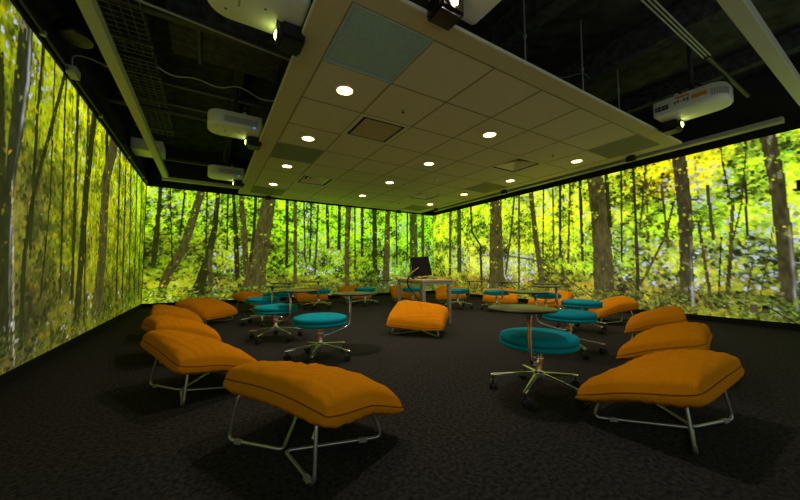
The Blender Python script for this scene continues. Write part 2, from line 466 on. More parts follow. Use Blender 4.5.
def projection_screen(img, s0, res, axis, plane, label):
    H, W = img.shape[:2]
    s = s0 + np.arange(W) * res; z = ZLOW + np.arange(H) * res
    Sg, Zg = np.meshgrid(s, z)
    co = np.zeros((H, W, 3), np.float32)
    if axis == 'x': co[..., 0] = Sg; co[..., 1] = plane
    else: co[..., 1] = Sg; co[..., 0] = plane
    co[..., 2] = Zg
    idx = np.arange(H * W).reshape(H, W)
    q = np.stack([idx[:-1, :-1], idx[:-1, 1:], idx[1:, 1:], idx[1:, :-1]], -1).reshape(-1, 4)
    me = bpy.data.meshes.new('projection_screen')
    me.vertices.add(H * W); me.vertices.foreach_set('co', co.ravel())
    n = len(q); me.loops.add(n * 4); me.loops.foreach_set('vertex_index', q.ravel().astype(np.int32))
    me.polygons.add(n); me.polygons.foreach_set('loop_start', np.arange(0, n * 4, 4, dtype=np.int32))
    me.update(calc_edges=True)
    at = me.color_attributes.new('picture', 'FLOAT_COLOR', 'POINT')
    rgba = np.ones((H * W, 4), np.float32); rgba[:, :3] = img.reshape(-1, 3)
    at.data.foreach_set('color', rgba.ravel())
    me.materials.append(M['forest'])
    o = bpy.data.objects.new('projection_screen', me); COL.objects.link(o)
    tag(o, label, 'projection screen', 'wall-wide forest projections')
    return o

CL = [(3.2, .3, (78, 74, 36)), (3.3, 1.2, (98, 98, 40)), (3.5, 2.2, (120, 130, 20)), (4.5, .3, (84, 82, 26)), (4.5, 1.2, (118, 124, 18)), (4.5, 2.3, (160, 170, 12)),
      (6, .3, (88, 90, 18)), (6, 1.2, (124, 134, 12)), (6, 2.3, (168, 182, 12)), (8.2, .3, (100, 112, 16)), (8.2, 1.2, (126, 150, 12)), (8.2, 2.3, (150, 184, 14)), (-.3, 1.6, (168, 180, 196)), (-1.6, 2.2, (186, 194, 220)), (-1.6, .9, (150, 160, 160)), (0, .2, (92, 94, 60))]  # pale blue points lie unseen behind the viewer, added for cool light
CB = [(-1, .25, (132, 142, 40)), (-1, 1, (92, 112, 22)), (-1, 2.2, (146, 188, 34)), (0.3, .25, (112, 116, 44)), (0.3, 1, (118, 138, 34)), (0.3, 2.2, (140, 182, 34)),
      (1.9, .3, (96, 98, 34)), (1.9, 1, (112, 150, 24)), (1.9, 2.2, (146, 208, 30)), (3.2, .3, (92, 96, 38)), (3.2, .8, (112, 142, 26)), (3.2, 2.2, (136, 206, 24)),
      (4.8, .3, (90, 98, 38)), (4.8, .9, (104, 146, 26)), (4.8, 2.2, (138, 204, 36)), (6.2, .3, (100, 104, 40)), (6.2, 1, (116, 160, 26)), (6.2, 2.2, (132, 200, 34))]
CR = [(8.2, .3, (112, 106, 44)), (8.2, 1, (140, 164, 50)), (8.2, 2.2, (160, 204, 34)), (6.2, .3, (116, 102, 36)), (6.2, 1, (158, 172, 70)), (6.2, 2.2, (158, 198, 40)),
      (4.4, .3, (124, 116, 36)), (4.4, 1, (152, 172, 34)), (4.4, 2.2, (174, 202, 38)), (3.2, .3, (124, 116, 44)), (3.2, 1, (136, 166, 44)), (3.2, 2.2, (172, 194, 40)),
      (2.0, .3, (116, 110, 48)), (2.0, .9, (138, 150, 64)), (2.0, 1.6, (150, 190, 44)), (2.0, 2.3, (196, 186, 34)), (1.1, .3, (112, 116, 50)), (1.1, 1, (140, 162, 74)), (1.1, 2.2, (152, 190, 56)), (-.4, 1.5, (168, 180, 196)), (-1.6, 2.2, (186, 194, 220)), (-1.6, .8, (150, 160, 160))]  # pale blue end points: out of view, put in to cool the fill light
W_B = [(-0.9, 2.2, .5, .13), (0.1, 2.2, .35, .16), (0.5, 1.0, .5, .16), (2.4, 2.3, .5, .12), (2.6, 1.2, .8, .14), (3.7, 2.2, .4, .2), (4.6, 1.6, .5, .1), (5.4, 2.1, .35, .3), (6.2, 1.3, .5, .16), (5.0, .7, .6, .16)]
W_R = [(5.2, .85, .55, .45), (6.1, .9, .5, .4), (4.9, 2.3, .5, .15), (7.3, 1.1, .5, .25), (1.8, 2.05, .5, .3), (1.9, .9, .6, .22), (1.2, 1.1, .8, .22), (2.6, .9, .6, .18), (3.2, 1.6, .5, .16), (4.2, 2.3, .4, .18)]
W_L = [(6.5, 2.2, .8, .10), (3.4, 2.4, .4, .25), (4.6, 2.1, .5, .12)]

imgL = forest(11, YF, YB - 0.012, 0.0135, CL, TRUNKS['left'], W_L, leaf=0.028, nleaf=20000, thin=150, contrast=0.55)
projection_screen(imgL, YF, 0.0135, 'y', XL, 'left wall projection of a shady yellow-green forest with a pale-barked leaning tree')
imgB = forest(23, XL + 0.012, XR - 0.012, 0.0135, CB, TRUNKS['back'], W_B, leaf=0.033, nleaf=19000, thin=90, contrast=0.95)
projection_screen(imgB, XL + 0.012, 0.0135, 'x', YB, 'far wall projection of a bright lime forest behind the desk and rear stools')
imgR = forest(31, YF, YB - 0.012, 0.0135, CR, TRUNKS['right'], W_R, leaf=0.032, nleaf=26000, thin=40, contrast=0.95)
projection_screen(imgR, YF, 0.0135, 'y', XR, 'right wall projection of a yellow autumn forest with thick grey trunks')

# added unseen screen behind the viewer for cool light: pale misty trees (coarser, far smaller in any view)
CF = [(-1, .4, (120, 128, 110)), (6, .4, (120, 126, 112)), (-1, 1.3, (170, 182, 186)), (6, 1.3, (170, 180, 190)), (-1, 2.3, (190, 198, 222)), (2.5, 2.3, (196, 202, 226)), (6, 2.3, (190, 198, 222))]
TF = [('brown', [(x_, 2.6, w_), (x_ + 0.06, 1.2, w_), (x_, 0.1, w_ * 1.2)]) for x_, w_ in ((-0.5, .2), (0.4, .12), (1.5, .3), (2.6, .14), (3.4, .24), (4.6, .12), (5.5, .34))]
imgF = forest(47, XL + 0.012, XR - 0.012, 0.03, CF, TF, [(2.6, 2.2, 3.0, .2)], leaf=0.05, nleaf=4000, thin=50, contrast=0.6)
projection_screen(imgF, XL + 0.012, 0.03, 'x', YF, 'added rear wall projection of a pale misty forest, cool fill light behind the viewer')
WARM = 62.0
ROWS = (9.0, 7.0, 2.2, 0.9)      # lamp power by row, dimmed towards the far wall

# ================================================================== THE SUSPENDED CEILING
IX0, IX1, IY0, IY1 = 0.585, 5.91, 1.775, 8.50
NX, NY = 7, 9
GXE, GYE = GX + NX * GS, GY + NY * GS
isl = thing('suspended_ceiling', 'low suspended tile ceiling with a plain border hung over the middle of the room', 'ceiling', ((IX0 + IX1) / 2, (IY0 + IY1) / 2, ZC))
ox, oy = (IX0 + IX1) / 2, (IY0 + IY1) / 2
fix = {(0, 0), (0, 4), (0, 8), (6, 0), (6, 4), (6, 8), (1, 2), (1, 6), (5, 2), (5, 6)}
def cellc(i, j): return GX + (i + 0.5) * GS, GY + (j + 0.5) * GS
bm = bmesh.new()
for i in range(NX):
    for j in range(NY):
        if (i, j) in fix: continue
        x, y = cellc(i, j)
        bx(bm, (x - ox, y - oy, 0.012), (GS - 0.014, GS - 0.014, 0.014))
obj('ceiling_tiles', bm, M['tile'], isl, smooth=False)
bm = bmesh.new()
for i in range(NX + 1):
    bx(bm, (GX + i * GS - ox, (GY + GYE) / 2 - oy, 0.008), (0.020, GYE - GY, 0.010))
for j in range(NY + 1):
    bx(bm, ((GX + GXE) / 2 - ox, GY + j * GS - oy, 0.0085), (GXE - GX, 0.020, 0.010))
obj('grid_bars', bm, M['tee'], isl, smooth=False)
bm = bmesh.new()
h = 0.03
for (x0, x1, y0, y1) in ((IX0, GX - 0.01, IY0, IY1), (GXE + 0.01, IX1, IY0, IY1), (GX - 0.01, GXE + 0.01, IY0, GY - 0.01), (GX - 0.01, GXE + 0.01, GYE + 0.01, IY1)):
    bx(bm, ((x0 + x1) / 2 - ox, (y0 + y1) / 2 - oy, h / 2), (x1 - x0, y1 - y0, h))
obj('border', bm, M['border'], isl, smooth=False)
bm = bmesh.new()
for (cx, cy, sx, sy) in ((ox, IY0 - 0.006, IX1 - IX0 + 0.024, 0.012), (ox, IY1 + 0.006, IX1 - IX0 + 0.024, 0.012), (IX0 - 0.006, oy, 0.012, IY1 - IY0), (IX1 + 0.006, oy, 0.012, IY1 - IY0)):
    bx(bm, (cx - ox, cy - oy, 0.012), (sx, sy, 0.028))
obj('edge_trim', bm, M['edge'], isl, smooth=False)

PLACEY = {0: 'nearest the camera', 1: 'second row back', 2: 'third row back', 3: 'farthest back'}
for ci, i in enumerate((0, 3, 6)):
    for cj, j in enumerate((1, 3, 5, 7)):
        x, y = cellc(i, j)
        side = ('left', 'middle', 'right')[ci]
        t = thing('recessed_downlight', 'round glowing recessed downlight, %s column of the tile ceiling, %s' % (side, PLACEY[cj]), 'ceiling light', (x, y, ZC), 0, 'warm round downlights in the tile ceiling')
        bm = bmesh.new(); lathe(bm, [(0.080, 0.004), (0.082, -0.004), (0.094, -0.005), (0.097, 0.003)], 36)
        obj('trim_ring', bm, M['lampring'], t)
        bm = bmesh.new(); lathe(bm, [(0.0, -0.002), (0.079, -0.001), (0.079, 0.004)], 36)
        obj('lens', bm, M['lens'], t)
        ld = bpy.data.lights.new('downlight_lamp', 'AREA'); ld.shape = 'DISK'; ld.size = 0.15
        ld.energy = ROWS[cj]; ld.color = (1.0, 0.80, 0.58); ld.spread = R(105)
        lo = bpy.data.objects.new('downlight_lamp', ld); COL.objects.link(lo); lo.parent = t; lo.location = (0, 0, -0.012)

def flat_panel(name, i, j, m, label, cat, group, z=0.004):
    x, y = cellc(i, j)
    t = thing(name, label, cat, (x, y, ZC), 0, group)
    obj('face', B((0, 0, 0.008), (GS - 0.024, GS - 0.024, 0.008)), m, t, smooth=False)
    bm = bmesh.new()
    e = GS / 2 - 0.011
    for (cx, cy, sx, sy) in ((0, -e, GS - 0.006, 0.014), (0, e, GS - 0.006, 0.014), (-e, 0, 0.014, GS - 0.034), (e, 0, 0.014, GS - 0.034)):
        bx(bm, (cx, cy, 0.0075), (sx, sy, 0.012))
    obj('frame', bm, M['tee'], t, smooth=False)
    return t
flat_panel('grey_ceiling_panel', 0, 4, M['panel'], 'dark grey square ceiling panel on the left edge, between two left downlights', 'ceiling panel', 'dark grey ceiling panels')
flat_panel('grey_ceiling_panel', 0, 8, M['panel'], 'dark grey ceiling panel in the far left corner of the tile ceiling', 'ceiling panel', 'dark grey ceiling panels')
flat_panel('grey_ceiling_panel', 6, 0, M['panel'], 'dark grey ceiling panel in the near right corner of the tile ceiling', 'ceiling panel', 'dark grey ceiling panels')
flat_panel('grey_ceiling_panel', 6, 4, M['panel'], 'dark grey ceiling panel halfway along the right edge of the tile ceiling', 'ceiling panel', 'dark grey ceiling panels')
flat_panel('grey_ceiling_panel', 6, 8, M['panel'], 'dark grey ceiling panel in the far right corner of the tile ceiling', 'ceiling panel', 'dark grey ceiling panels')
# ribbed blue-grey diffuser, nearest corner
x, y = cellc(0, 0)
t = thing('ribbed_diffuser', 'blue-grey ribbed square diffuser in the nearest corner of the tile ceiling', 'ceiling diffuser', (x, y, ZC))
bm = bmesh.new()
n, s = 30, GS - 0.03
vs = []
for k in range(n * 6 + 1):
    row = []
    for q in range(41):
        v_ = -s / 2 + s * q / 40
        u = -s / 2 + s * k / (n * 6)
        ph_ = 2 * PI * k / 6 + 2.6 * math.sin(v_ * 7.0 + 0.6) + 3.0 * v_
        row.append(bm.verts.new((u, v_, 0.006 + 0.0035 * math.cos(ph_))))
    vs.append(row)
for a, b in zip(vs, vs[1:]):
    for q in range(40): bm.faces.new((a[q], a[q + 1], b[q + 1], b[q]))
obj('ribbed_face', bm, M['perf'], t)
bm = bmesh.new(); e = GS / 2 - 0.011
for (cx, cy, sx, sy) in ((0, -e, GS - 0.006, 0.016), (0, e, GS - 0.006, 0.016), (-e, 0, 0.016, GS - 0.038), (e, 0, 0.016, GS - 0.038)):
    bx(bm, (cx, cy, 0.006), (sx, sy, 0.014))
obj('frame', bm, M['perf'], t, smooth=False)

def vent(i, j, label, kind):
    x, y = cellc(i, j)
    t = thing('air_vent', label, 'air vent', (x, y, ZC), 0, 'square air vents in the tile ceiling')
    bm = bmesh.new(); e = GS / 2 - 0.03
    for (cx, cy, sx, sy) in ((0, -e, GS - 0.006, 0.052), (0, e, GS - 0.006, 0.052), (-e, 0, 0.052, GS - 0.108), (e, 0, 0.052, GS - 0.108)):
        bx(bm, (cx, cy, 0.006), (sx, sy, 0.010))
    obj('frame', bm, M['ventrim'], t, smooth=False)
    bm = bmesh.new(); w = GS / 2 - 0.055
    v = [bm.verts.new(p) for p in ((-w, -w, 0.01), (w, -w, 0.01), (w, w, 0.01), (-w, w, 0.01), (-w, -w, 0.16), (w, -w, 0.16), (w, w, 0.16), (-w, w, 0.16))]
    for f in ((0, 1, 5, 4), (1, 2, 6, 5), (2, 3, 7, 6), (3, 0, 4, 7), (4, 5, 6, 7)): bm.faces.new([v[q] for q in f])
    obj('throat', bm, M['ventdark'], t, smooth=False)
    if kind == 'return':
        obj('plate', B((0, 0, 0.004), (GS - 0.19, GS - 0.19, 0.010)), M['vent'], t, smooth=False)
    else:
        bm = bmesh.new()
        for k, a in enumerate((0.30, 0.20, 0.10)):      # nested cones of a four way diffuser
            zz = 0.045 + 0.02 * k
            o_, i_ = a * 0.84, a * 0.84 - 0.075
            vo = [bm.verts.new((sx * o_, sy * o_, zz - 0.03)) for sx, sy in ((-1, -1), (1, -1), (1, 1), (-1, 1))]
            vi = [bm.verts.new((sx * i_, sy * i_, zz + 0.03)) for sx, sy in ((-1, -1), (1, -1), (1, 1), (-1, 1))]
            for q in range(4): bm.faces.new((vo[q], vo[(q + 1) % 4], vi[(q + 1) % 4], vi[q]))
        oo = obj('vanes', bm, M['lampring'], t, smooth=False)
        so = oo.modifiers.new('thickness', 'SOLIDIFY'); so.thickness = 0.003
vent(1, 2, 'brown return air vent with a plain centre plate, nearest of the ceiling vents', 'return')
vent(1, 6, 'square supply vent with nested vanes near the left downlights, towards the far wall', 'supply')
vent(5, 2, 'square supply vent with nested vanes at the near right of the tile ceiling', 'supply')
vent(5, 6, 'square supply vent with nested vanes near the far right corner of the ceiling', 'supply')

def sprinkler(x, y, label):
    t = thing('fire_sprinkler', label, 'sprinkler', (x, y, ZC + 0.006), 0, 'sprinkler heads in the tile ceiling')
    bm = bmesh.new(); lathe(bm, [(0, 0.004), (0.03, 0.003), (0.034, -0.003), (0.012, -0.008), (0.0, -0.008)], 20)
    obj('escutcheon', bm, M['ventrim'], t)
    bm = bmesh.new(); tube(bm, [(-0.012, 0, -0.006), (-0.014, 0, -0.03), (0, 0, -0.045), (0.014, 0, -0.03), (0.012, 0, -0.006)], 0.003, 6)
    lathe(bm, [(0, -0.045), (0.02, -0.046), (0.02, -0.049), (0, -0.049)], 16)
    obj('deflector', bm, M['dsteel'], t)
sprinkler(1.868, 3.018, 'small sprinkler head in the tile ceiling beside the nearest return vent')
sprinkler(4.686, 3.008, 'small sprinkler head in the tile ceiling near its right edge')
sprinkler(1.30, 7.66, 'tiny sprinkler head at the far left of the tile ceiling')
sprinkler(4.45, 7.40, 'tiny sprinkler head at the far right of the tile ceiling')
t = thing('smoke_detector', 'small pale round smoke detector in the middle of the tile ceiling', 'smoke detector', (3.96, 5.084, ZC))
bm = bmesh.new(); lathe(bm, [(0, 0.004), (0.055, 0.004), (0.06, -0.008), (0.05, -0.02), (0, -0.022)], 28)
obj('housing', bm, M['ventrim'], t)
bm = bmesh.new(); lathe(bm, [(0, -0.021), (0.022, -0.022), (0.018, -0.033), (0, -0.035)], 20)
obj('sensor_cap', bm, M['lampring'], t)

# small black boxes hanging at the edge of the island
def sensor(x, y, rz, label):
    t = thing('black_sensor_box', label, 'sensor', (x, y, ZC), rz, 'small black boxes along the ceiling edge')
    obj('bracket', B((0, 0, 0.005), (0.05, 0.04, 0.03)), M['dsteel'], t, smooth=False)
    obj('housing', B((0, 0, -0.055), (0.13, 0.07, 0.09)), M['pdark'], t, bevel=0.008)
sensor(1.24, 8.42, 0, 'small black box under the far ceiling edge, above the thickest left tree trunk')
sensor(5.05, 8.42, 0, 'small black box under the far ceiling edge, left of the room corner')
sensor(5.86, 7.60, PI / 2, 'small black box under the right ceiling edge, closest to the room corner')
sensor(5.86, 5.00, PI / 2, 'small black box under the right ceiling edge, midway along it')
sensor(5.86, 2.40, PI / 2, 'small black box under the right ceiling edge, nearest the right projector')

# ================================================================== BEAMS, DUCTS AND PIPES IN THE OPEN CEILING
def beam(name, label, a, b, w, hh, m, cat='ceiling beam', group='pale beams around the ceiling opening'):
    c = [(a[k] + b[k]) / 2 for k in range(3)]
    L = [abs(a[k] - b[k]) for k in range(3)]
    s = (L[0] if L[0] > L[1] else w, w if L[0] > L[1] else L[1], hh)
    bm = B((0, 0, 0), s)
    o = obj(name, bm, m, smooth=False, bevel=0.006); o.location = c
    tag(o, label, cat, group); return o
beam('ceiling_beam', 'long pale beam running along the left wall under the cable tray', (-0.81, 0.2, 2.745), (-0.81, 8.06, 2.745), 0.095, 0.09, M['rail'])
beam('ceiling_beam', 'pale beam across the far end of the room, left of the tile ceiling', (-0.90, 8.38, 2.76), (0.56, 8.38, 2.76), 0.10, 0.07, M['rail'])
beam('ceiling_beam', 'pale beam along the right wall above the projected forest, below the right projector', (6.37, 0.86, 2.735), (6.37, 8.3, 2.735), 0.11, 0.07, M['rail'])
beam('ceiling_beam', 'wide pale beam crossing the upper right corner of the picture', (-0.5, 0.622, 2.745), (6.30, 0.622, 2.745), 0.105, 0.09, M['rail'])
BG = 'dark girders under the black deck'
beam('ceiling_joist', 'deep black girder running away overhead, left of the right projector', (4.15, YF, 3.38), (4.15, 8.5, 3.38), 0.16, 0.30, M['duct'], 'girder', BG)
beam('ceiling_joist', 'deep black girder running away overhead, above the three hanging rods', (2.72, YF, 3.38), (2.72, 8.5, 3.38), 0.16, 0.30, M['duct'], 'girder', BG)
beam('ceiling_joist', 'deep black girder running away overhead, close to the right wall', (5.75, YF, 3.43), (5.75, 8.5, 3.43), 0.12, 0.22, M['duct'], 'girder', BG)
beam('ceiling_joist', 'slim black girder running away above the row of left projectors', (0.28, YF, 3.42), (0.28, 8.5, 3.42), 0.12, 0.20, M['duct'], 'girder', BG)
for k, (yy, zz, lab) in enumerate(((4.95, 3.22, 'black cross pipe rail just above the second left projector'), (5.55, 3.22, 'black cross rail between the second and third left projectors'), (7.75, 3.02, 'black cross rail above the third left projector'))):
    beam('ceiling_rail', lab, (XL + 0.05, yy, zz), (0.9, yy, zz), 0.06, 0.06, M['dsteel'], 'rail', 'black cross rails')
beam('ceiling_rail', 'black cross rail above the nearest left projector', (XL + 0.05, 3.35, 3.05), (0.9, 3.35, 3.05), 0.06, 0.06, M['dsteel'], 'rail', 'black cross rails')

# duct: a round-cornered insulated duct across the left bay
t = thing('air_duct', 'black insulated rectangular air duct crossing behind the nearest left projector', 'duct', (0.35, 3.85, 3.33))
bm = bmesh.new()
nx = 90
prof = smooth_path([(0, -0.36, -0.14), (0, 0.36, -0.14), (0, 0.36, 0.14), (0, -0.36, 0.14)], 0.06, True, 4)
rg = random.Random(3)
rows = []
for k in range(nx + 1):
    x = -0.75 + 2.3 * k / nx
    rows.append([bm.verts.new((x, p.y + rg.uniform(-.006, .006), p.z + rg.uniform(-.006, .006))) for p in prof])
for a, b in zip(rows, rows[1:]):
    for q in range(len(prof)): bm.faces.new((a[q], a[(q + 1) % len(prof)], b[(q + 1) % len(prof)], b[q]))
obj('duct_body', bm, M['duct'], t)
for x in (-0.5, 0.3, 1.1):
    bm = bmesh.new(); bx(bm, (x, 0, -0.152), (0.03, 0.74, 0.012)); bx(bm, (x, -0.366, 0.03), (0.03, 0.01, 0.36)); bx(bm, (x, 0.366, 0.03), (0.03, 0.01, 0.36))
    obj('duct_strap', bm, M['dsteel'], t, smooth=False)

def pipe(name, label, pts, r, m, cat, group=None, rad=0.05, n=10):
    bm = bmesh.new(); tube(bm, smooth_path(pts, rad), r, n)
    return tag(obj(name, bm, m), label, cat, group)
pipe('steel_conduit', 'straight steel conduit passing in front of the black duct on the left', [(XL + 0.03, 3.07, 2.95), (0.62, 3.27, 2.95), (1.6, 3.35, 2.95)], 0.011, M['steel'], 'conduit')
pipe('black_pipe', 'black pipe crossing just above the second left projector', [(XL + 0.03, 5.20, 2.935), (0.95, 5.18, 2.935)], 0.028, M['dsteel'], 'pipe')
pts = []
for k in range(26):
    x = -0.53 + 1.75 * k / 25
    sag = 0.02 * math.sin(k * 0.9) + 0.05 * abs(math.sin(PI * (x + 0.53) / 0.74))
    pts.append((x, 4.17 + 0.02 * math.sin(k), 2.985 - sag))
pipe('hanging_cable', 'thin white cable drooping across the open ceiling on the left', pts, 0.007, M['steel'], 'cable')
for k, yy in enumerate((1.02, 1.045, 1.072)):
    pipe('steel_conduit', 'one of three parallel bare conduits above the right projector', [(1.5, yy, 2.96), (4.3, yy, 2.96)], 0.007, M['steel'], 'conduit', 'three parallel conduits')
pipe('black_pipe', 'black pipe continuing towards the right wall beyond the three conduits', [(4.3, 1.045, 2.96), (5.75, 1.045, 2.96)], 0.022, M['dsteel'], 'pipe')
pipe('thin_black_cable', 'thin dark cable looping along the top of the tile ceiling edge', [(1.5, 1.95, 2.95), (2.1, 2.1, 2.86), (2.7, 2.0, 2.92), (3.0, 1.95, 2.86), (3.2, 1.93, 2.84), (3.5, 1.85, 2.98), (3.62, 1.85, 2.93)], 0.008, M['dsteel'], 'cable', rad=0.2)
for k, (x, lab) in enumerate(((2.49, 'left of the three thin hanging rods above the ceiling edge'), (3.46, 'middle one of the three thin hanging rods above the ceiling edge'), (4.25, 'right one of the three thin hanging rods above the ceiling edge'))):
    tt = thing('hanger_rod', lab, 'rod', (x, 1.84, ZC + 0.03), 0, 'hanger rods of the tile ceiling')
    bm = bmesh.new(); tube(bm, [(0, 0, 0), (0, 0, ZTOP - ZC - 0.03)], 0.008, 8); obj('rod', bm, M['steel'], tt)
    bm = bmesh.new(); lathe(bm, [(0, 0.30), (0.016, 0.30), (0.016, 0.33), (0, 0.33)], 6); obj('nut', bm, M['steel'], tt)

def tray(y0, y1, label):
    t = thing('cable_tray', label, 'cable tray', (-0.77, y0, 3.0), 0, 'wire basket cable trays')
    L = y1 - y0; w = 0.22
    bm = bmesh.new(); n = int(L / 0.075)
    for k in range(n + 1):
        y = L * k / n
        tube(bm, smooth_path([(-w, y, 0.10), (-w, y, 0), (w, y, 0), (w, y, 0.10)], 0.015, seg=2), 0.0035, 5)
    for q in range(7):
        x = -w + 2 * w * q / 6
        tube(bm, [(x, 0, 0.001), (x, L, 0.001)], 0.0035, 5)
    for x in (-w, w):
        for zz in (0.05, 0.10): tube(bm, [(x, 0, zz), (x, L, zz)], 0.0035, 5)
    obj('wire_basket', bm, M['wire'], t)
    bm = bmesh.new(); rg = random.Random(int(y0 * 10))
    for q in range(6):
        x = -0.16 + 0.06 * q
        tube(bm, [(x + rg.uniform(-.02, .02), L * k / 8, 0.018 + rg.uniform(0, .02)) for k in range(9)], 0.009, 6)
    obj('cables', bm, M['rubber'], t)
    for yy in (0.25, L - 0.25):
        bm = bmesh.new()
        for x in (-w - 0.012, w + 0.012): tube(bm, [(x, yy, -0.02), (x, yy, 0.55)], 0.005, 6)
        bx(bm, (0, yy, -0.018), (2 * w + 0.06, 0.03, 0.02))
        obj('tray_hanger', bm, M['dsteel'], t)
tray(1.2, 4.05, 'wire basket cable tray hung over the left beam, nearer one')
tray(4.15, 6.3, 'wire basket cable tray hung over the left beam, farther one')
t = thing('speaker', 'round black ceiling speaker hanging between the left wall and the beam', 'speaker', (-1.05, 3.72, 2.80))
bm = bmesh.new(); lathe(bm, [(0, 0), (0.12, 0.0), (0.13, 0.02), (0.12, 0.10), (0.06, 0.16), (0, 0.17)], 28); obj('housing', bm, M['pdark'], t)
bm = bmesh.new(); lathe(bm, [(0, -0.004), (0.10, -0.004), (0.11, 0.0)], 28); obj('grille', bm, M['dsteel'], t)
bm = bmesh.new(); bx(bm, (-0.09, 0, 0.09), (0.14, 0.03, 0.03)); obj('mount', bm, M['dsteel'], t)

# conduit and box on the header over the left screen
t = thing('wall_conduit', 'slim conduit clipped along the black band above the left projected forest', 'conduit', (XL + 0.04, 0, 2.635))
bm = bmesh.new(); tube(bm, [(0, 0.2, 0), (0, 8.4, 0)], 0.011, 8); obj('tube', bm, M['dsteel'], t)
for yy in (3.45, 5.0, 6.6, 7.9): obj('clip', B((0, yy, 0), (0.034, 0.03, 0.034)), M['steel'], t, smooth=False)
t = thing('junction_box', 'pale junction box with a curling cable over the left projected forest', 'junction box', (XL + 0.06, 4.02, 2.64))
obj('box_body', B((0, 0, 0), (0.07, 0.13, 0.08)), M['box'], t, bevel=0.004)
bm = bmesh.new(); tube(bm, smooth_path([(0, -0.02, 0.03), (0.0, -0.06, 0.14), (0.09, 0.02, 0.19), (0.28, 0.12, 0.17), (0.36, 0.2, 0.12)], 0.08), 0.006, 8); obj('cable', bm, M['box'], t)
t = thing('equipment_box', 'white box with a lit underside partly behind the far end of the left beam', 'box', (-0.945, 6.9, 2.81))
obj('box_body', B((0, 0, 0.1), (0.44, 0.42, 0.20)), M['white'], t, bevel=0.02)
obj('mount', B((0, 0, 0.47), (0.05, 0.05, 0.54)), M['dsteel'], t, smooth=False)

